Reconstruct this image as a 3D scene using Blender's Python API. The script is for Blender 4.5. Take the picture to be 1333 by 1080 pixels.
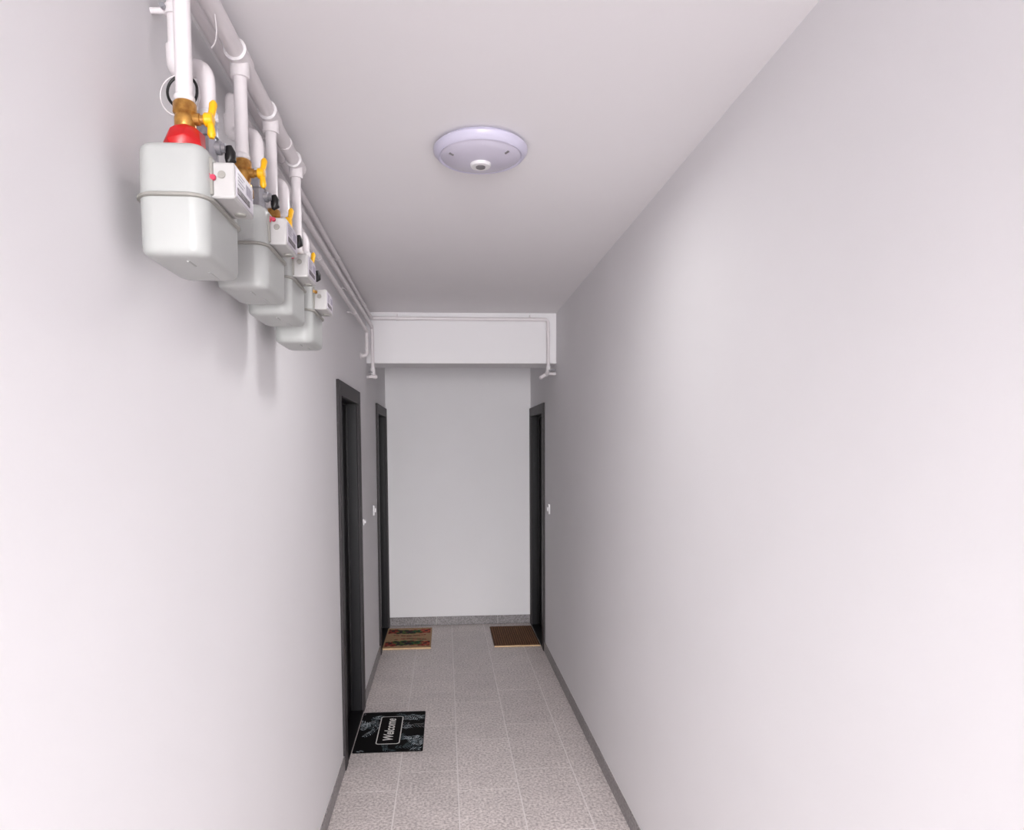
import bpy, bmesh, math, random
from mathutils import Vector, Matrix
for o in list(bpy.data.objects): bpy.data.objects.remove(o, do_unlink=True)
SC = bpy.context.scene; COL = SC.collection
random.seed(7); PI = math.pi

# ---------------------------------------------------------------- camera (24 mm lens, shifted)
W, H = 1333., 1080.
yaw, pit, rol, CX, CY, CH = .0682, -.0585, -.0065, 640.26, 631.35, 1.7534
cam = bpy.data.cameras.new('camera'); co = bpy.data.objects.new('camera', cam); COL.objects.link(co)
cam.sensor_fit = 'HORIZONTAL'; cam.sensor_width = 36; cam.lens = 889/W*36; cam.clip_start = .02
cam.shift_x = (W/2-CX)/W; cam.shift_y = (CY-H/2)/W
r0 = Vector((math.cos(yaw), -math.sin(yaw), 0))
f0 = Vector((math.sin(yaw)*math.cos(pit), math.cos(yaw)*math.cos(pit), math.sin(pit)))
u0 = r0.cross(f0)
rr = r0*math.cos(rol)+u0*math.sin(rol); uu = u0*math.cos(rol)-r0*math.sin(rol)
m = Matrix((rr, uu, -f0)).transposed().to_4x4(); m.translation = Vector((0, 0, CH)); co.matrix_world = m
SC.camera = co
# ---------------------------------------------------------------- light
w = bpy.data.worlds.new('world'); SC.world = w; w.use_nodes = True
w.node_tree.nodes['Background'].inputs[0].default_value = (.93, .95, 1, 1)
w.node_tree.nodes['Background'].inputs[1].default_value = 0.25
def area(name, loc, rot, sx, sy, power, col=(1, 1, 1)):
    l = bpy.data.lights.new(name, 'AREA'); l.shape = 'RECTANGLE'; l.size = sx; l.size_y = sy; l.energy = power; l.color = col
    o = bpy.data.objects.new(name, l); COL.objects.link(o); o.location = loc; o.rotation_euler = rot; return o
# daylight from the big stairwell window at the open end of the corridor behind the photographer
area('daylight', (.13, -6.4, 1.25), (math.radians(90), 0, 0), 1.36, 2.3, 420, (1, .99, 1))
# added narrow high fill standing in for daylight from behind, brightens the near floor
area('high_fill_light', (.13, -1.6, 2.35), (math.radians(62), 0, 0), .8, .5, 15.5, (1, .985, .985)).data.spread = math.radians(60)
area('under_lamp_fill', (.126, 2.285, 2.651), (0, 0, 0), .26, .26, 4.4, (1, .99, .985))  # added weak fill below the unlit ceiling lamp, evens out the walls
SC.view_settings.view_transform = 'Standard'; SC.view_settings.look = 'None'
SC.view_settings.gamma = 1; SC.view_settings.use_curve_mapping = False
SC.view_settings.exposure = 0.0

# ---------------------------------------------------------------- materials
def lin(c): return tuple(((v/255)/12.92 if v/255 <= .04045 else ((v/255+.055)/1.055)**2.4) for v in c)+(1,)
def mat(name, c, rough=.5, metal=0, var=.04, scale=8, bump=0, bscale=60, c2=None, spec=.5, coat=0):
    M = bpy.data.materials.new(name); M.use_nodes = True; N = M.node_tree.nodes; L = M.node_tree.links
    b = N['Principled BSDF']; b.inputs['Roughness'].default_value = rough; b.inputs['Metallic'].default_value = metal
    b.inputs['Specular IOR Level'].default_value = spec; b.inputs['Coat Weight'].default_value = coat
    tc = N.new('ShaderNodeTexCoord'); nz = N.new('ShaderNodeTexNoise'); nz.inputs['Scale'].default_value = scale; nz.inputs['Detail'].default_value = 4
    L.new(tc.outputs['Object'], nz.inputs['Vector'])
    cr = N.new('ShaderNodeValToRGB'); cr.color_ramp.elements[0].position = .3; cr.color_ramp.elements[1].position = .7
    a = lin(c); k = lin(c2) if c2 else tuple(v*(1-var*2) for v in a[:3])+(1,)
    cr.color_ramp.elements[0].color = k; cr.color_ramp.elements[1].color = a
    L.new(nz.outputs['Fac'], cr.inputs['Fac']); L.new(cr.outputs['Color'], b.inputs['Base Color'])
    if bump:
        n2 = N.new('ShaderNodeTexNoise'); n2.inputs['Scale'].default_value = bscale; n2.inputs['Detail'].default_value = 5
        L.new(tc.outputs['Object'], n2.inputs['Vector'])
        bp = N.new('ShaderNodeBump'); bp.inputs['Strength'].default_value = bump; bp.inputs['Distance'].default_value = .002
        L.new(n2.outputs['Fac'], bp.inputs['Height']); L.new(bp.outputs['Normal'], b.inputs['Normal'])
    return M
def tile_mat(name, base, dark, lightc, rough=.42):
    M = bpy.data.materials.new(name); M.use_nodes = True; N = M.node_tree.nodes; L = M.node_tree.links
    b = N['Principled BSDF']; b.inputs['Roughness'].default_value = rough
    g = N.new('ShaderNodeNewGeometry')
    n1 = N.new('ShaderNodeTexNoise'); n1.inputs['Scale'].default_value = 75; n1.inputs['Detail'].default_value = 3; n1.inputs['Roughness'].default_value = .65
    n2 = N.new('ShaderNodeTexNoise'); n2.inputs['Scale'].default_value = 5; n2.inputs['Detail'].default_value = 3
    for n in (n1, n2): L.new(g.outputs['Position'], n.inputs['Vector'])
    cr = N.new('ShaderNodeValToRGB'); E = cr.color_ramp.elements
    E[0].position = .36; E[0].color = lin(dark); E[1].position = .66; E[1].color = lin(lightc); e = E.new(.5); e.color = lin(base)
    L.new(n1.outputs['Fac'], cr.inputs['Fac'])
    oi = N.new('ShaderNodeObjectInfo'); ad = N.new('ShaderNodeMath'); ad.operation = 'MULTIPLY_ADD'
    L.new(oi.outputs['Random'], ad.inputs[0]); ad.inputs[1].default_value = .1; ad.inputs[2].default_value = .80
    a2 = N.new('ShaderNodeMath'); a2.operation = 'MULTIPLY_ADD'; L.new(n2.outputs['Fac'], a2.inputs[0]); a2.inputs[1].default_value = .3; L.new(ad.outputs[0], a2.inputs[2])
    mx = N.new('ShaderNodeVectorMath'); mx.operation = 'SCALE'; L.new(cr.outputs['Color'], mx.inputs[0]); L.new(a2.outputs[0], mx.inputs['Scale'])
    L.new(mx.outputs[0], b.inputs['Base Color'])
    bp = N.new('ShaderNodeBump'); bp.inputs['Strength'].default_value = .15; bp.inputs['Distance'].default_value = .001
    L.new(n1.outputs['Fac'], bp.inputs['Height']); L.new(bp.outputs['Normal'], b.inputs['Normal'])
    return M
M = {}
M['wall'] = mat('wall_paint', (239, 237, 239), .75, var=.008, scale=2.5, bump=.12, bscale=90, spec=.25)
M['ceil'] = mat('ceiling_paint', (242, 239, 241), .8, var=.008, scale=2, bump=.1, bscale=70, spec=.2)
M['tile'] = tile_mat('stone_tile', (211, 201, 198), (172, 162, 160), (237, 229, 226))
M['skirt'] = tile_mat('skirting_tile', (138, 133, 134), (112, 106, 108), (160, 156, 156), .35)
M['grout'] = mat('grout', (240, 233, 231), .9, var=.05, scale=30)
M['dframe'] = mat('door_frame_steel', (58, 54, 56), .5, var=.03, spec=.2)
M['jamb'] = mat('door_jamb_steel', (26, 25, 28), .42, var=.03, spec=.25)
M['dleaf'] = mat('door_leaf_dark', (8, 7, 8), .4, var=.05, spec=.2)
M['black'] = mat('threshold_black', (8, 8, 9), .5, var=.05, spec=.2)
M['chrome'] = mat('chrome', (200, 200, 205), .18, metal=1, var=.02)
M['pipe'] = mat('pipe_white_paint', (228, 222, 224), .32, var=.015, scale=14, bump=.15, bscale=40)
M['weld'] = mat('pipe_painted_weld', (230, 226, 228), .45, var=.05, scale=60, bump=.8, bscale=120)
M['meter'] = mat('meter_enamel', (176, 178, 176), .38, var=.01, spec=.45)
M['flange'] = mat('meter_seam', (150, 148, 142), .4, var=.05)
M['box'] = mat('index_housing', (184, 182, 181), .4, var=.01)
M['labelp'] = mat('index_label_print', (190, 184, 194), .35, var=.03, scale=40)
M['print'] = mat('printed_lines', (150, 144, 158), .5, var=.05)
M['disp'] = mat('counter_window', (108, 98, 104), .2, var=.15, scale=60)
M['brass'] = mat('brass', (214, 164, 84), .3, metal=.6, var=.12, scale=45, c2=(140, 92, 40))
M['galv'] = mat('galvanised_steel', (182, 182, 188), .35, metal=.55, var=.12, scale=50, bump=.3, bscale=90)
M['yellow'] = mat('yellow_lever', (246, 184, 6), .35, var=.04)
M['red'] = mat('red_plastic', (196, 2, 10), .35, var=.08, scale=30)
M['seal'] = mat('pink_seal', (204, 60, 88), .4, var=.1, scale=40)
M['rubber'] = mat('black_rubber', (14, 12, 14), .4, var=.1)
M['lampw'] = mat('lamp_ring', (206, 202, 222), .3, var=.005, spec=.5)
M['opal'] = mat('lamp_opal', (205, 200, 216), .28, var=.01, spec=.5)
M['lampgrey'] = mat('lamp_sensor_grille', (120, 116, 120), .4, var=.1)
M['switch'] = mat('bell_plastic', (232, 230, 232), .3, var=.005)
M['rubmat'] = mat('mat_black', (7, 6, 8), .8, var=.2, spec=.15, scale=60, bump=.3, bscale=300)
M['leafA'] = mat('mat_leaf_light', (196, 206, 212), .6, var=.2, scale=60)
M['leafB'] = mat('mat_leaf_teal', (78, 98, 104), .6, var=.25, scale=60)
M['leafC'] = mat('mat_leaf_grey', (128, 128, 132), .6, var=.25, scale=60)
M['panel'] = mat('mat_panel', (8, 4, 6), .8, var=.1, spec=.15)
M['mline'] = mat('mat_outline', (228, 226, 222), .6, var=.05)
M['coir'] = mat('coir_tan', (196, 156, 118), .95, var=.14, scale=90, bump=1, bscale=400)
M['coir2'] = mat('coir_brown', (106, 70, 44), .95, var=.25, scale=90, bump=1, bscale=400)
M['coir3'] = mat('coir_rib', (144, 100, 66), .95, var=.25, scale=90, bump=1, bscale=400)
M['coirE'] = mat('coir_edge', (222, 190, 150), .8, var=.08, scale=60)
M['pr'] = mat('mat_print_red', (178, 60, 40), .9, var=.25, scale=120)
M['po'] = mat('mat_print_orange', (206, 96, 66), .9, var=.2, scale=120)
M['pg'] = mat('mat_print_green', (92, 118, 44), .9, var=.25, scale=120)
M['pe'] = mat('mat_print_emerald', (40, 104, 48), .9, var=.25, scale=120)
M['pk'] = mat('mat_print_dark', (44, 30, 26), .9, var=.2, scale=120)
M['pm'] = mat('mat_print_maroon', (96, 26, 26), .9, var=.2, scale=120)

# ---------------------------------------------------------------- mesh helpers
def obj(name, bm, m, parent=None, smooth=False, bevel=0, seg=2, loc=None):
    bmesh.ops.recalc_face_normals(bm, faces=bm.faces)
    me = bpy.data.meshes.new(name); bm.to_mesh(me); bm.free()
    for mm in (m if isinstance(m, (list, tuple)) else [m]): me.materials.append(mm)
    if smooth:
        for p in me.polygons: p.use_smooth = True
        try: me.set_sharp_from_angle(angle=math.radians(38))
        except Exception: pass
    o = bpy.data.objects.new(name, me); COL.objects.link(o)
    if loc: o.location = loc
    if parent: o.parent = parent
    if bevel:
        md = o.modifiers.new('bevel', 'BEVEL'); md.width = bevel; md.segments = seg; md.limit_method = 'ANGLE'; md.angle_limit = math.radians(35)
        if smooth is False:
            for p in me.polygons: p.use_smooth = True
            try: me.set_sharp_from_angle(angle=math.radians(60))
            except Exception: pass
    return o
def empty(name, loc=(0, 0, 0), parent=None):
    o = bpy.data.objects.new(name, None); COL.objects.link(o); o.location = loc; o.empty_display_size = .1
    if parent: o.parent = parent
    return o
def tag(o, label=None, cat=None, group=None, kind=None):
    for k, v in (('label', label), ('category', cat), ('group', group), ('kind', kind)):
        if v: o[k] = v
    return o
def box(bm, x0, x1, y0, y1, z0, z1):
    v = [bm.verts.new(p) for p in ((x0, y0, z0), (x1, y0, z0), (x1, y1, z0), (x0, y1, z0), (x0, y0, z1), (x1, y0, z1), (x1, y1, z1), (x0, y1, z1))]
    for f in ((3, 2, 1, 0), (4, 5, 6, 7), (0, 1, 5, 4), (1, 2, 6, 5), (2, 3, 7, 6), (3, 0, 4, 7)): bm.faces.new([v[i] for i in f])
def boxes(*bs):
    bm = bmesh.new()
    for b in bs: box(bm, *b)
    return bm
def bend(pts, R):
    """polyline with its inner corners rounded to radius R"""
    pts = [Vector(p) for p in pts]; out = [pts[0]]
    for a, b, c in zip(pts, pts[1:], pts[2:]):
        d1 = (a-b); d2 = (c-b); r = min(R, d1.length*.49, d2.length*.49); d1.normalize(); d2.normalize()
        for i in range(7):
            t = i/6; out.append((b+d1*r)*(1-t)**2+b*2*t*(1-t)+(b+d2*r)*t*t)
    out.append(pts[-1]); return out
def tube(bm, pts, rad, n=20, caps=True):
    pts = [Vector(p) for p in pts]; K = len(pts)
    rs = rad if isinstance(rad, (list, tuple)) else [rad]*K
    t = (pts[1]-pts[0]).normalized(); nrm = t.orthogonal().normalized(); rings = []
    for i, p in enumerate(pts):
        a = pts[max(i-1, 0)]; b = pts[min(i+1, K-1)]; tn = (b-a).normalized() if (b-a).length > 1e-9 else t
        q = t.rotation_difference(tn); nrm = (q @ nrm).normalized(); t = tn; bi = t.cross(nrm)
        rings.append([bm.verts.new(p+(nrm*math.cos(2*PI*j/n)+bi*math.sin(2*PI*j/n))*rs[i]) for j in range(n)])
    for A, B in zip(rings, rings[1:]):
        for j in range(n): bm.faces.new((A[j], A[(j+1) % n], B[(j+1) % n], B[j]))
    if caps: bm.faces.new(rings[0][::-1]); bm.faces.new(rings[-1])
def turned(bm, prof, base, axis='Z', n=32):
    """profile [(distance along axis, radius)] turned round an axis starting at base"""
    d = {'X': Vector((1, 0, 0)), 'Y': Vector((0, 1, 0)), 'Z': Vector((0, 0, 1))}[axis]
    e1 = {'X': Vector((0, 1, 0)), 'Y': Vector((0, 0, 1)), 'Z': Vector((1, 0, 0))}[axis]; e2 = d.cross(e1); b = Vector(base)
    rings = [[bm.verts.new(b+d*s+(e1*math.cos(2*PI*(j+.5)/n)+e2*math.sin(2*PI*(j+.5)/n))*max(r, 1e-4)) for j in range(n)] for s, r in prof]
    for A, B in zip(rings, rings[1:]):
        for j in range(n): bm.faces.new((A[j], A[(j+1) % n], B[(j+1) % n], B[j]))
    bm.faces.new(rings[0][::-1]); bm.faces.new(rings[-1])
def T(pts, r, n=20, R=None):
    bm = bmesh.new(); tube(bm, bend(pts, R) if R else pts, r, n); return bm
def LT(prof, base, axis='Z', n=32):
    bm = bmesh.new(); turned(bm, prof, base, axis, n); return bm
def rrect(x0, x1, y0, y1, r, k=5):
    P = []
    for cx, cy, a in ((x1-r, y1-r, 0), (x0+r, y1-r, 90), (x0+r, y0+r, 180), (x1-r, y0+r, 270)):
        for i in range(k+1):
            t = math.radians(a+90*i/k); P.append((cx+r*math.cos(t), cy+r*math.sin(t)))
    return P
def loft(bm, x0, x1, y0, y1, r, levels, k=6):
    rings = []
    for z, ins in levels:
        rings.append([bm.verts.new((x, y, z)) for x, y in rrect(x0+ins, x1-ins, y0+ins, y1-ins, max(r-ins, .004), k)])
    n = len(rings[0])
    for A, B in zip(rings, rings[1:]):
        for j in range(n): bm.faces.new((A[j], A[(j+1) % n], B[(j+1) % n], B[j]))
    bm.faces.new(rings[0][::-1]); bm.faces.new(rings[-1])
def prism(bm, P, z0, z1):
    a = [bm.verts.new((x, y, z0)) for x, y in P]; b = [bm.verts.new((x, y, z1)) for x, y in P]; n = len(P)
    for j in range(n): bm.faces.new((a[j], a[(j+1) % n], b[(j+1) % n], b[j]))
    bm.faces.new(a[::-1]); bm.faces.new(b)

# ---------------------------------------------------------------- room
XL, XR, HC, HB, YB, YB2, YE, Y0 = -.565, .834, 2.7263, 2.3555, 5.078, 5.36, 6.627, -6.5
D1 = (3.645, 4.555); D2 = (5.69, 6.60); D3 = (5.68, 6.60); HD = 2.105; CAS = .088; SK = .083; ST = .010
def wall_side(name, xa, xb, doors):
    bs = []; y = Y0
    for a, b in doors:
        bs.append((xa, xb, y, a+.02, 0, HC)); bs.append((xa, xb, a+.02, b-.02, HD-.02, HC)); y = b-.02
    bs.append((xa, xb, y, YE, 0, HC))
    return tag(obj(name, boxes(*bs), M['wall']), kind='structure')
wall_side('wall_left', XL-.2, XL, [D1, D2])
wall_side('wall_right', XR, XR+.2, [D3])
tag(obj('wall_back', boxes((XL-.2, XR+.2, YE, YE+.15, 0, HC)), M['wall']), kind='structure')
tag(obj('ceiling', boxes((XL-.2, XR+.2, Y0, YE+.15, HC, HC+.15)), M['ceil']), kind='structure')
tag(obj('trim_beam', boxes((XL+.0005, XR-.0005, YB, YB2, HB, HC-.0005)), M['wall'], bevel=.004), kind='structure')
floor = tag(obj('floor', boxes((XL-.2, XR+.2, Y0, YE+.15, -.08, -.0007)), M['grout']), kind='structure')
# floor tiles 31 x 60 cm laid in columns with staggered joints
G = .0017; cache = {}
def tile(x0, x1, y0, y1):
    key = (round(x1-x0, 3), round(y1-y0, 3))
    if key not in cache:
        w_, l_ = x1-x0-2*G, y1-y0-2*G
        bm = boxes((-w_/2, w_/2, -l_/2, l_/2, -.008, 0)); 
        e = [e for e in bm.edges if all(v.co.z > -.001 for v in e.verts)]
        bmesh.ops.bevel(bm, geom=e, offset=.0012, segments=1, affect='EDGES')
        bmesh.ops.recalc_face_normals(bm, faces=bm.faces)
        me = bpy.data.meshes.new('floor_tile'); bm.to_mesh(me); bm.free(); me.materials.append(M['tile']); cache[key] = me
    o = bpy.data.objects.new('floor_tile', cache[key]); COL.objects.link(o); o.parent = floor
    o.location = ((x0+x1)/2, (y0+y1)/2, random.uniform(-.0004, 0))
cols = [(XL, -.262, 3.41), (-.262, .05, 3.60), (.05, .36, 3.385), (.36, .67, 3.59), (.67, XR, 3.385)]
for x0, x1, ph in cols:
    y = ph-.598*9
    while y < YE:
        a, b = max(y, Y0+.01), min(y+.598, YE-.001)
        if b-a > .02 and b > -.6: tile(x0+.0005, x1-.0005, a, b)
        y += .598
# skirting tiles
def skirting(name, x0, x1, runs, sgn):
    base = empty(name); tag(base, kind='structure')
    for a, b in runs:
        obj('mortar_bed', boxes((min(x0, x0+sgn*.004), max(x0, x0+sgn*.004), a, b, 0.0002, SK-.002)), M['grout'], base)
        y = b
        while y > a+.01:
            c = max(y-.6, a)
            obj('skirting_tile', boxes((min(x0+sgn*.003, x0+sgn*ST), max(x0+sgn*.003, x0+sgn*ST), c+.001, y-.001, 0.0004, SK)), M['skirt'], base, bevel=.0012, seg=1)
            y = c
skirting('baseboard_left', XL, 0, [(0, D1[0]), (D1[1], D2[0])], 1)
skirting('baseboard_right', XR, 0, [(0, D3[0])], -1)
bb = tag(empty('baseboard_back'), kind='structure')
obj('mortar_bed', boxes((XL+.001, XR-.001, YE-.004, YE, .0002, SK-.002)), M['grout'], bb)
for a, b in ((XL+.001, -.1), (-.1, .5), (.5, XR-.001)):
    obj('skirting_tile', boxes((a+.001, b-.001, YE-ST, YE-.003, .0004, SK)), M['skirt'], bb, bevel=.0012, seg=1)

# ---------------------------------------------------------------- doors
def door(name, xw, s, ya, yb, handle_near=True):
    """xw wall plane, s=+1 when the corridor lies towards +x"""
    d = tag(empty(name, (xw, (ya+yb)/2, 0)), kind='structure')
    def X(a, b): return (min(s*a, s*b), max(s*a, s*b))
    c = (ya+yb)/2; h = (yb-ya)/2; P = .015; D = .12
    bs = []
    for (y0, y1) in ((-h, -h+CAS), (h-CAS, h)):
        bs.append(X(.0, P)+(y0, y1, 0, HD))
        q = (y0+.022, y1) if y0 < 0 else (y0, y1-.022)
        bs.append(X(-D, .0)+q+(0, HD-.022))
    bs.append(X(0, P)+(-h+CAS, h-CAS, HD-CAS+.006, HD)); bs.append(X(-D, 0)+(-h+CAS, h-CAS, HD-CAS+.006, HD-.022))
    for i, b in enumerate(bs):
        nm = ('casing', 'jamb', 'casing', 'jamb', 'head_casing', 'head_jamb')[i]
        obj(nm, boxes(b), M['jamb' if 'jamb' in nm else 'dframe'], d, bevel=.002)
    # rubber gasket against the leaf
    o = obj('gasket', boxes(X(-.069, -.060)+(-h+CAS, -h+CAS+.008, .02, HD-CAS), X(-.069, -.060)+(h-CAS-.008, h-CAS, .02, HD-CAS), X(-.069, -.060)+(-h+CAS+.008, h-CAS-.008, HD-CAS-.004, HD-CAS+.006)), M['rubber'], d)
    lf = obj('door_leaf', boxes(X(-.112, -.070)+(-h+CAS+.001, h-CAS-.001, .014, HD-CAS+.004)), M['dleaf'], d, bevel=.003)
    # shallow pressed panels in the leaf
    for z0, z1 in ((.25, .85), (1.2, 1.85)):
        obj('leaf_panel', boxes(X(-.0705, -.066)+(-h+CAS+.14, h-CAS-.14, z0, z1)), M['dleaf'], lf, bevel=.002)
    obj('threshold', boxes(X(-D, .012)+(-h+CAS, h-CAS, .0003, .012)), M['black'], d, bevel=.003)
    hy = -h+CAS+.07
    hd = obj('door_handle', T([(s*-.066, hy, 1.12), (s*-.028, hy, 1.12), (s*-.028, hy+.11, 1.12)], .0085, 12, .014), M['chrome'], d, True)
    obj('handle_plate', boxes(X(-.071, -.063)+(hy-.02, hy+.02, 1.0, 1.2)), M['chrome'], d, bevel=.003)
    obj('lock_cylinder', LT([(0, .009), (.012, .009), (.013, .007)], (s*-.064 if s > 0 else -s*.064-.013, hy, 1.035), 'X', 16), M['chrome'], d, True)
    return d
door('door_1', XL, 1, *D1); door('door_2', XL, 1, *D2); door('door_3', XR, -1, *D3)

# ---------------------------------------------------------------- ceiling lamp
t = tag(empty('ceiling_lamp', (.126, 2.285, HC)), 'round white flush ceiling lamp with a motion sensor in its middle', 'ceiling lamp')
obj('mounting_plate', LT([(0, .138), (-.009, .138), (-.0095, .13)], (0, 0, 0), n=64), M['lampw'], t, True)
obj('ring', LT([(-.007, .148), (-.012, .1535), (-.020, .153), (-.034, .141), (-.0365, .136), (-.033, .130), (-.010, .12)], (0, 0, 0), n=72), M['lampw'], t, True)
obj('diffuser', LT([(-.031, .1325), (-.037, .125), (-.045, .105), (-.051, .078), (-.055, .05), (-.057, .032)], (0, 0, 0), n=72), M['opal'], t, True)
sn = obj('motion_sensor', LT([(-.054, .034), (-.060, .0345), (-.066, .031), (-.068, .024), (-.066, .018)], (0, 0, 0), n=40), M['switch'], t, True)
obj('sensor_lens', LT([(-.063, .0165), (-.069, .015), (-.0715, .009), (-.072, .003)], (0, 0, 0), n=32), M['lampgrey'], sn, True)
for a in (205, 320):
    c, s_ = math.cos(math.radians(a)), math.sin(math.radians(a))
    obj('clip', T([(c*.098, s_*.098, -.046), (c*.112, s_*.112, -.0425)], .004, 10), M['lampgrey'], t, True)

# ---------------------------------------------------------------- gas main and drops
PX = -.46; ZM = 2.643; PR = .0148; MR = .0195
INY = [1.30, 1.655, 1.933, 2.245]; INZ = [2.372, 2.415, 2.395, 2.362]
main = tag(empty('gas_main_pipe', (PX, 2, ZM)), 'thick white gas pipe high on the left wall with four branches dropping to the meters', 'pipe')
def L(*p): return tuple(a-b for a, b in zip(p, (PX, 2, ZM)))
obj('pipe', T([L(PX, -.35, ZM), L(PX, INY[3]+.01, ZM)], MR, 28), M['pipe'], main, True)
for y, z in zip(INY, INZ):
    obj('drop_pipe', T([L(PX, y, ZM-.02), L(PX, y, z+.0005)], PR, 24), M['pipe'], main, True)
    tee = obj('tee', T([L(PX, y-.034, ZM), L(PX, y+.034, ZM)], MR+.0045, 28), M['pipe'], main, True)
    obj('collar', LT([(-.046, PR+.0055), (-.042, PR+.0065), (-.010, PR+.0065)], L(PX, y, ZM), n=28), M['pipe'], tee, True)
    obj('weld_bead', LT([(-.004, MR+.001), (-.002, MR+.006), (.002, MR+.006), (.004, MR+.001)], L(PX, y-.035, ZM), 'Y', 28), M['weld'], tee, True)
    obj('paint_band', LT([(0, PR+.0008), (.003, PR+.003), (.008, PR+.003), (.012, PR+.0008)], L(PX, y, z), n=24), M['weld'], main, True)
obj('end_cap', LT([(0, MR+.005), (.012, MR+.004), (.018, MR-.002), (.02, .008)], L(PX, INY[3]+.034, ZM), 'Y', 28), M['pipe'], main, True)
for y in (.4, 2.1):
    obj('wall_bracket', T([L(XL, y, ZM+.013), L(PX-.01, y, ZM+.013)], .004, 10), M['pipe'], main, True)
    obj('pipe_clip', LT([(-.008, MR+.0025), (.008, MR+.0025)], L(PX, y, ZM), 'Y', 28), M['pipe'], main, True)
obj('hanging_cord', T([L(-.452, 1.46, 2.622), L(-.450, 1.462, 2.59), L(-.452, 1.458, 2.565), L(-.458, 1.45, 2.55)], .0013, 6, .01), M['pipe'], main, True)

# ---------------------------------------------------------------- brass valves
ords = ['nearest', 'second nearest', 'third nearest', 'farthest']
vlab = ['brass gas valve with bright yellow lever above a red sleeve on the nearest meter',
        'brass gas valve with yellow lever above the second meter from the front',
        'brass gas valve with yellow lever above the third meter from the front',
        'small brass gas valve with yellow lever above the farthest meter']
BN = [1.22, 1.615, 1.862, 2.15]; SZ = [2.182, 2.216, 2.202, 2.172]   # near face and seam height of each meter
for i, (y, z) in enumerate(zip(INY, INZ)):
    v = tag(empty('gas_valve', (PX, y, z)), vlab[i], 'valve', 'valves above the gas meters')
    top = SZ[i]+.088; zb = top-z+.03
    obj('valve_body', LT([(-.001, .0175), (-.004, .020), (-.020, .0205), (-.024, .017), (-.030, .0185), (-.044, .0185), (-.050, .0165), (-.056, .0165), (-.058, .0205), (min(-.07, zb-.002), .0205)], (0, 0, 0), n=8 if i == 9 else 24), M['brass'], v, True)
    obj('union_nut', LT([(zb, .0225), (zb+.003, .0245), (zb+.020, .0245), (zb+.022, .0215)], (0, 0, -.004), n=6), M['brass'], v, False, bevel=.001)
    obj('stem', LT([(.012, .0105), (.026, .0105), (.027, .008), (.036, .008), (.037, .006)], (0, 0, -.030), 'X', 20), M['brass'], v, True)
    bm = bmesh.new()
    turned(bm, [(.034, .0105), (.036, .012), (.048, .0115), (.050, .009)], (0, 0, -.030), 'X', 20)
    tube(bm, [(.043, 0, -.030), (.046, .006, -.012), (.047, .010, .002), (.047, .012, .008)], [.0065, .0065, .0075, .004], 12)
    tube(bm, [(.043, 0, -.030), (.046, -.003, -.046), (.047, -.004, -.058), (.047, -.004, -.064)], [.0065, .0065, .0075, .004], 12)
    obj('lever', bm, M['yellow'], v, True)
    if i == 0:
        bm = bmesh.new(); k = 8; rings = []
        for zz, a, b, jit in ((-.047, .022, .022, .001), (-.056, .030, .031, .003), (-.074, .035, .037, .004), (-.090, .034, .036, .004), (zb-.021, .031, .034, .003)):
            rings.append([bm.verts.new((a*math.cos(2*PI*(j+.4)/k)+random.uniform(-jit, jit), b*math.sin(2*PI*(j+.4)/k)+random.uniform(-jit, jit), zz+random.uniform(-jit, jit))) for j in range(k)])
        for A, B in zip(rings, rings[1:]):
            for j in range(k): bm.faces.new((A[j], A[(j+1) % k], B[(j+1) % k], B[j]))
        bm.faces.new(rings[0]); bm.faces.new(rings[-1])
        obj('protective_sleeve', bm, M['red'], v, False, bevel=.0015)['label'] = 'red plastic sleeve'

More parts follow.
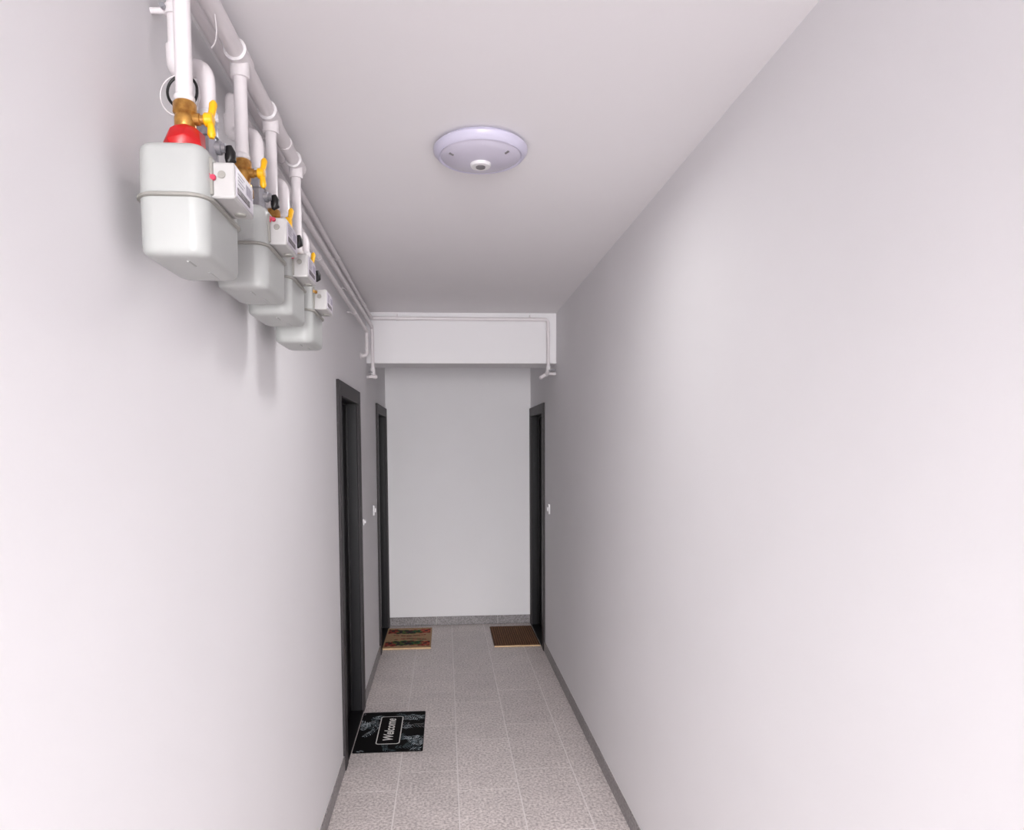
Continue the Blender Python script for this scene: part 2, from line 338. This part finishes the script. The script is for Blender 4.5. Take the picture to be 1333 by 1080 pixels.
# ---------------------------------------------------------------- meters
mlab = ['pale grey gas meter nearest the viewer, first in the row on the left wall',
        'pale grey gas meter second from the front, partly behind the nearest one',
        'pale grey gas meter third from the front in the row on the left wall',
        'smallest looking pale grey gas meter at the far end of the row']
XA, XB = -.520, -.402; MWD = .205
OUTY = [1.402, 1.762, 2.042, 2.325]
for i in range(4):
    y0, sz = BN[i], SZ[i]; yc = y0+MWD/2; O = (XL, yc, sz)
    g = tag(empty('gas_meter', O), mlab[i], 'gas meter', 'gas meters in a row on the left wall')
    xa, xb, ya, yb = XA-XL, XB-XL, -MWD/2, MWD/2
    bm = bmesh.new(); loft(bm, xa, xb, ya, yb, .030, [(-.1005, .034), (-.100, .016), (-.0975, .007), (-.093, .0025), (-.085, .0008), (-.003, 0)], 8)
    lo = obj('lower_shell', bm, M['meter'], g, True)
    obj('pressed_rib', T([((xa+xb)/2+.012, ya+.04, -.0995), ((xa+xb)/2+.012, ya+.075, -.1)], .003, 10), M['meter'], lo, True)
    obj('pressed_rib', T([((xa+xb)/2+.022, yb-.085, -.0995), ((xa+xb)/2+.022, yb-.03, -.0985)], .003, 10), M['meter'], lo, True)
    bm = bmesh.new(); loft(bm, xa, xb, ya, yb, .030, [(.003, 0), (.076, .0008), (.084, .003), (.089, .009), (.0925, .02), (.093, .034)], 8)
    up = obj('upper_shell', bm, M['meter'], g, True)
    bm = bmesh.new(); loft(bm, xa-.007, xb+.007, ya-.007, yb+.007, .042, [(-.0035, .002), (-.0025, 0), (.0015, 0), (.0035, .003)], 8)
    obj('seam_flange', bm, M['flange'], g, True)
    for yy, nm in ((INY[i]-yc, 'inlet_stub'), (OUTY[i]-yc, 'outlet_stub')):
        obj(nm, LT([(.086, .021), (.094, .021), (.0965, .017)]+([] if i == 0 and nm[0] == 'i' else [(.112, .017)]), (PX-XL+(.006 if nm[0] == 'o' else 0), yy, 0), n=24), M['meter'], up, True)
    # index head on the corridor side
    bx = (xb-.004, xb+.040, ya+.032, ya+.148, .006, .068)
    h = obj('index_head', boxes(bx), M['box'], g, bevel=.004, seg=3)
    obj('back_plate', boxes((xb-.003, xb+.004, bx[2]-.006, bx[3]+.006, .010, .074)), M['flange'], g, bevel=.002)
    obj('index_label', boxes((bx[1]-.0005, bx[1]+.0012, bx[2]+.006, bx[3]-.006, .012, .063)), M['labelp'], h, bevel=.0005)
    obj('counter_window', boxes((bx[1]+.001, bx[1]+.0022, bx[2]+.012, bx[3]-.03, .018, .029)), M['disp'], h, bevel=.0004)
    bm = bmesh.new()
    for k in range(4): box(bm, bx[1]+.001, bx[1]+.0016, bx[2]+.016, bx[2]+.046+.01*(k % 2), .036+.006*k, .038+.006*k)
    for k in range(9): box(bm, bx[1]+.001, bx[1]+.0016, bx[2]+.066+.004*k, bx[2]+.0675+.004*k+.001*(k % 3), .036, .054)
    obj('printed_marks', bm, M['print'], h)
    obj('round_port', LT([(-.001, .007), (-.0022, .0065), (-.0022, .005)], ((bx[0]+bx[1])/2, bx[2], .046), 'Y', 20), M['flange'], h, True)
    obj('lower_lug', LT([(.0, .011), (-.004, .010), (-.005, .007)], (bx[1]-.016, bx[3]-.03, .007), n=20), M['flange'], h, True)
    bm = bmesh.new(); sx = [.008, .016, .004, .012][i]; szz = [.040, .062, .056, .058][i]
    turned(bm, [(0, .0045), (-.003, .0055), (-.006, .0045)], (bx[0]+sx, bx[2]-.0005, szz), 'Y', 14)
    tube(bm, [(bx[0]+sx, bx[2]-.003, szz), (bx[0]+sx-.006, bx[2]-.006, szz+.006), (bx[0]+sx-.008, bx[2]-.003, szz-.006)], .0022, 8)
    sl = obj('seal', bm, M['seal'] if i < 3 else M['brass'], h, True); sl['label'] = 'pink seal tag' if i < 3 else 'brown seal tag'

# ---------------------------------------------------------------- outlet pipes
OX = PX+.006; BX = -.522; r_ = .0125
runs = [
 ('white pipe from the nearest meter, topmost of three, crossing the ceiling beam to the right',
  [(BX, 1.43, 2.690), (BX, YB-.034, 2.676), (XR-.066, YB-.034, 2.672), (XR-.066, YB-.034, 2.335)], 'r'),
 ('white pipe from the second meter, middle of three, dropping down the left of the beam',
  [(BX, 1.785, 2.622), (BX+.006, YB-.05, 2.61), (BX+.008, YB-.05, 2.315)], 'l'),
 ('white pipe from the third meter, lowest of three, turning down into the left wall',
  [(BX, 2.065, 2.551), (BX, 4.735, 2.535), (BX, 4.735, 2.366), (XL-.01, 4.735, 2.366)], 'w'),
 ('short white elbow pipe from the farthest meter going into the left wall',
  None, 'n')]
for i in range(4):
    y = OUTY[i]; zt = SZ[i]+.110; lab, run, kind = runs[i]; O = Vector((OX, y, zt))
    p = tag(empty('outlet_pipe', O), lab, 'pipe', 'white outlet pipes of the gas meters')
    q = lambda a: tuple(Vector(a)-O)
    ze = SZ[i]+.308
    obj('union', LT([(.003, .0205), (.006, .0225), (.016, .0225), (.019, .0185), (.030, .0185), (.033, .0165), (.060, .0165), (.062, .0205), (.082, .0205), (.085, .0175), (.100, .0175)], (0, 0, 0), n=8), M['galv'], p, False, bevel=.0008)
    if run:
        xe, ye = run[0][0], run[0][1]
        obj('elbow', T([q((OX, y, zt+.095)), q((OX, y, ze)), q((xe, ye, ze)), q((xe, ye, ze+.05))], .0165, 22, .034), M['pipe'], p, True)
        obj('riser', T([q((xe, ye, ze+.045)), q(run[0]), q((run[0][0], run[0][1]+.05, run[0][2]))], r_, 20, .02), M['pipe'], p, True)
        a = Vector(run[0])+Vector((0, .04, 0)); pts = [q(a)]+[q(v) for v in run[1:]]
        obj('long_run', T(pts, [r_]*1 if False else r_, 18, .03), M['pipe'], p, True)
        yy = run[0][1]+.9
        while yy < run[1][1]-.1:
            zz = run[0][2]+(run[1][2]-run[0][2])*(yy-run[0][1])/(run[1][1]-run[0][1])
            obj('pipe_clip', LT([(-.007, r_+.002), (.007, r_+.002)], q((BX, yy, zz)), 'Y', 18), M['pipe'], p, True)
            obj('wall_stud', T([q((XL, yy, zz)), q((BX, yy, zz))], .004, 8), M['pipe'], p, True); yy += 1.15
    else:
        obj('elbow', T([q((OX, y, zt+.095)), q((OX, y, ze-.03)), q((XL-.01, y, ze-.03))], .0165, 22, .034), M['pipe'], p, True)
    obj('paint_band', LT([(.092, .0180), (.096, .0205), (.106, .0205), (.110, .0175)], (0, 0, 0), n=24), M['weld'], p, True)
    # side plug with a black cap towards the corridor
    obj('side_plug', LT([(.012, .013), (.024, .013), (.025, .009), (.032, .009)], (0, .004, .045), 'X', 18), M['galv'], p, True)
    bm = bmesh.new(); tube(bm, [(.036, .010, .052), (.038, .012, .040), (.038, .012, .026), (.034, .008, .018)], [.006, .0105, .011, .005], 12)
    obj('black_cap', bm, M['rubber'], p, True)['label'] = 'black plug cap'
    if kind == 'r':
        e = Vector(run[-1])
        for xx in (-.335, .635):
            obj('pipe_clip', LT([(-.008, r_+.002), (.008, r_+.002)], q((xx, YB-.034, 2.674)), 'X', 18), M['pipe'], p, True)
            obj('wall_stud', T([q((xx, YB-.034, 2.674)), q((xx, YB-.034, 2.704)), q((xx, YB-.0, 2.704))], .004, 8), M['pipe'], p, True)
        obj('end_fitting', T([q(e), q(e-Vector((0, 0, .03))), q(e+Vector((-.01, .06, -.06)))], .0175, 16, .02), M['weld'], p, True)
        obj('end_tap', T([q(e+Vector((-.01, .05, -.055))), q(e+Vector((-.055, .03, -.085)))], .013, 14), M['pipe'], p, True)
        obj('end_tap_lever', T([q(e+Vector((.0, -.012, -.035))), q(e+Vector((.055, -.012, -.03)))], .006, 10), M['chrome'], p, True)
        obj('end_stub', T([q(e+Vector((-.01, .05, -.052))), q((XR+.005, YB+.03, e.z-.052))], .011, 14), M['pipe'], p, True)
    if kind == 'l':
        e = Vector(run[-1])
        obj('end_fitting', T([q(e), q(e-Vector((0, 0, .035))), q(e+Vector((.012, .05, -.06)))], .0175, 16, .02), M['weld'], p, True)
        obj('end_tap', T([q(e+Vector((-.03, .0, -.062))), q(e+Vector((.03, .01, -.062)))], .011, 14), M['pipe'], p, True)
        obj('end_tap_lever', T([q(e+Vector((-.03, -.01, -.03))), q(e+Vector((.0, -.012, -.03)))], .005, 10), M['chrome'], p, True)
        obj('end_stub', T([q(e+Vector((.008, .04, -.058))), q((XL-.005, YB+.02, e.z-.058))], .011, 14), M['pipe'], p, True)
    if kind == 'w':
        obj('rosette', LT([(0, .026), (.004, .025), (.007, .016)], q((XL, 4.735, 2.366)), 'X', 20), M['pipe'], p, True)
        e = Vector(run[-2])
        obj('elbow_collar', LT([(.03, r_+.003), (.045, r_+.003)], q(e), n=18), M['weld'], p, True)
    if kind == 'r':
        # stand-off rod holding the riser above the nearest meter
        obj('wall_stud', T([q((XL, 1.43, 2.606)), q((BX, 1.43, 2.606))], .006, 10), M['pipe'], p, True)
        obj('pipe_clip', LT([(-.009, r_+.004), (.009, r_+.004)], q((BX, 1.43, 2.606)), n=20), M['pipe'], p, True)
        obj('clip_screw', LT([(0, .005), (-.010, .005)], q((BX-.014, 1.418, 2.606)), 'Y', 8), M['galv'], p, True)

# ---------------------------------------------------------------- cable loops
def loop(name, lab, c, r, th, m, a0=0, a1=360, grp=None):
    pts = [(r*math.cos(math.radians(a)), .012*math.sin(math.radians(a*.5)), r*math.sin(math.radians(a))) for a in range(a0, a1+1, 10)]
    o = obj(name, T(pts, th, 10), m, None, True); o.location = c
    return tag(o, lab, 'cable')
loop('cable_loop', 'black cable loop hanging behind the vertical pipe of the nearest meter', (-.482, 1.345, 2.416), .029, .0026, M['rubber'])
loop('cable_loop', 'thin white cable loop around the black one behind the nearest vertical pipe', (-.490, 1.355, 2.414), .038, .0012, M['pipe'])

# ---------------------------------------------------------------- door bells
for (x, s, y, z, lab) in ((XL, 1, 4.70, 1.235, 'white bell push on the left wall just past the near left door'),
                     (XL, 1, 5.40, 1.250, 'white bell push on the left wall beside the far left door'),
                     (XR, -1, 5.43, 1.240, 'white bell push on the right wall beside the far right door')):
    t = tag(empty('door_bell', (x, y, z)), lab, 'door bell', 'bell pushes beside the doors')
    hs = .04 if y > 5 else .022
    bm = bmesh.new(); X_ = sorted((0, s*.012)); box(bm, X_[0], X_[1], -hs, hs, -hs, hs)
    obj('plate', bm, M['switch'], t, bevel=.004, seg=3)
    bm = bmesh.new(); X_ = sorted((s*.011, s*.022)); box(bm, X_[0], X_[1], -hs*.5, hs*.5, -hs*.4, hs*.4)
    obj('button', bm, M['switch'], t, bevel=.003, seg=2)

# ---------------------------------------------------------------- door mats
def mat_base(name, lab, x0, x1, y0, y1, h, m):
    t = tag(empty(name, ((x0+x1)/2, (y0+y1)/2, 0)), lab, 'doormat', 'doormats in front of the doors')
    w_, l_ = (x1-x0)/2, (y1-y0)/2
    bm = bmesh.new(); prism(bm, rrect(-w_, w_, -l_, l_, .008, 3), .0004, h)
    obj('mat_body', bm, m, t, bevel=.001, seg=1)
    return t, w_, l_
t, w_, l_ = mat_base('doormat', 'black rubber doormat printed with grey leaves and the word Welcome', -.548, -.145, 3.85, 4.435, .006, M['rubmat'])
PXc, PYc, pw, pl = -.355-(-.3465), 4.152-4.1425, .071, .205
def inside(x, y, mg=.0): return abs(x-PXc) < pw+mg and abs(y-PYc) < pl+mg
# printed palm fronds: stems with tapering leaflets, flat print one thick on the mat
B = {k: bmesh.new() for k in ('leafA', 'leafB', 'leafC')}
def leaflet(bm, x, y, a, L_, wd, z):
    d = (math.cos(a), math.sin(a)); n = (-d[1], d[0]); P = []
    for tt, ww in ((0, .15), (.3, .9), (.6, 1), (.85, .55), (1, 0.05)): P.append((x+d[0]*L_*tt+n[0]*wd*ww, y+d[1]*L_*tt+n[1]*wd*ww))
    for tt, ww in ((1, -.05), (.85, -.55), (.6, -1), (.3, -.9), (0, -.15)): P.append((x+d[0]*L_*tt+n[0]*wd*ww, y+d[1]*L_*tt+n[1]*wd*ww))
    if abs(x) > w_-.002 or abs(y) > l_-.002 or inside(x, y, -.01): return
    P = [(max(-w_+.003, min(w_-.003, px)), max(-l_+.003, min(l_-.003, py))) for px, py in P]
    bm.faces.new([bm.verts.new((px, py, z)) for px, py in P])
rnd = random.Random(3); zc = .0062
for k in range(38):
    x, y = rnd.uniform(-w_, w_), rnd.uniform(-l_, l_); a = rnd.uniform(0, 2*PI); key = rnd.choice(['leafA', 'leafA', 'leafB', 'leafC', 'leafA'])
    if y < -.12 and x < 0: key = rnd.choice(['leafA', 'leafB'])
    n = rnd.randint(5, 8); cur = rnd.uniform(-.09, .09); st = rnd.uniform(.015, .021); s_ = rnd.uniform(.034, .06); zc += .000004
    for j in range(n):
        for sd in (-1, 1): leaflet(B[key if rnd.random() < .6 else 'leafB'], x, y, a+sd*(.75+.02*j), s_*(1-.75*abs(j/n-.35))*rnd.uniform(.8, 1.1), rnd.uniform(.0020, .0034), zc)
        x += math.cos(a)*st; y += math.sin(a)*st; a += cur
for k, bm in B.items(): tag(obj('printed_leaves', bm, M[k], t), kind='stuff')
bm = bmesh.new(); prism(bm, [(PXc+a, PYc+b) for a, b in rrect(-pw, pw, -pl, pl, .02, 6)], .0058, .0067); obj('panel_outline', bm, M['mline'], t)
bm = bmesh.new(); prism(bm, [(PXc+a, PYc+b) for a, b in rrect(-pw+.006, pw-.006, -pl+.006, pl-.006, .016, 6)], .006, .0070); obj('dark_panel', bm, M['panel'], t)
cu = bpy.data.curves.new('word', 'FONT'); cu.body = 'Welcome'; cu.size = .082; cu.align_x = 'CENTER'; cu.align_y = 'CENTER'; cu.extrude = .0002; cu.shear = .25; cu.offset = .0017; cu.space_character = 1.02
tmp = bpy.data.objects.new('word', cu); COL.objects.link(tmp); bpy.context.view_layer.update()
me = bpy.data.meshes.new_from_object(tmp); bpy.data.objects.remove(tmp)
me.materials.clear(); me.materials.append(M['mline'])
lt = bpy.data.objects.new('welcome_lettering', me); COL.objects.link(lt); lt.parent = t; lt.location = (PXc, PYc, .0073); lt.rotation_euler = (0, 0, PI/2)

t, w_, l_ = mat_base('doormat', 'tan coir doormat with two bands of red and green flowers at the far left door', -.556, -.140, 5.84, 6.48, .014, M['coir'])
bm = boxes((-w_, w_, -l_-.006, -l_+.004, .0004, .0125)); obj('front_edge', bm, M['coirE'], t, bevel=.002)
rnd = random.Random(5); mots = {k: bmesh.new() for k in ('pr', 'po', 'pg', 'pe', 'pk', 'pm')}
def motif(x, y, r, keys, z=.0143):
    for p in range(7):
        a = 2*PI*p/7+rnd.random(); d = r*.62; rad = r*.42
        P = [(x+math.cos(a)*d+math.cos(b*PI/4)*rad*1.1, y+math.sin(a)*d+math.sin(b*PI/4)*rad*.9) for b in range(8)]
        P = [(max(-w_+.012, min(w_-.012, a_)), max(-l_+.02, min(l_-.012, b_))) for a_, b_ in P]
        z += .00008; bmv = mots[keys[p % len(keys)]]; bmv.faces.new([bmv.verts.new((u, v, z)) for u, v in P])
    P = [(x+math.cos(b*PI/4)*r*.35, y+math.sin(b*PI/4)*r*.35) for b in range(8)]; bmv = mots['pk']; bmv.faces.new([bmv.verts.new((u, v, z+.0002)) for u, v in P])
seq = [('pr', 'pm', 'pr'), ('pg', 'pg', 'pk'), ('pk', 'pm', 'pk'), ('pe', 'pe', 'pg'), ('po', 'pr', 'po')]
for k in range(5):
    x = -w_+.055+k*.077
    for dx, dy, q_ in ((0, 0, 1), (.03, .035, .6), (-.028, -.04, .6), (.03, -.04, .55), (-.03, .04, .55)):
        kk = seq[(k+(q_ < 1)*rnd.randint(0, 1)) % 5]
        motif(x+dx, -l_+.125+dy*1.2+.02*math.cos((k-2)*.9), .056*q_, kk, .0143+.0006*(q_ == 1)); motif(x+dx, l_-.12+dy*1.1-.02*math.cos((k-2)*.9), .054*q_, kk, .0143+.0006*(q_ == 1))
for k in range(46):
    x = rnd.uniform(-w_+.05, w_-.05); sd = rnd.choice((-1, 1)); motif(x, sd*(.09-.05*(1-abs(x)/w_)*1), .014, [rnd.choice(('po', 'pr', 'pm', 'pg'))], .0142)
for k, bm in mots.items(): tag(obj('printed_flowers', bm, M[k], t), kind='stuff')

t, w_, l_ = mat_base('doormat', 'plain brown ribbed coir doormat in front of the far right door', .412, .815, 5.835, 6.47, .012, M['coir2'])
bm = bmesh.new(); n = 19
for k in range(n):
    x = -w_+.02+(2*w_-.04)*k/(n-1); jit = rnd.uniform(-.001, .001)
    tube(bm, [(x+jit, -l_+.012, .012), (x-jit, l_-.012, .012)], .0056+rnd.uniform(-.0012, .0012), 6)
tag(obj('ribs', bm, M['coir3'], t), kind='stuff')
bm = boxes((-w_, w_, -l_-.006, -l_+.004, .0004, .0115)); obj('front_edge', bm, M['coirE'], t, bevel=.002)
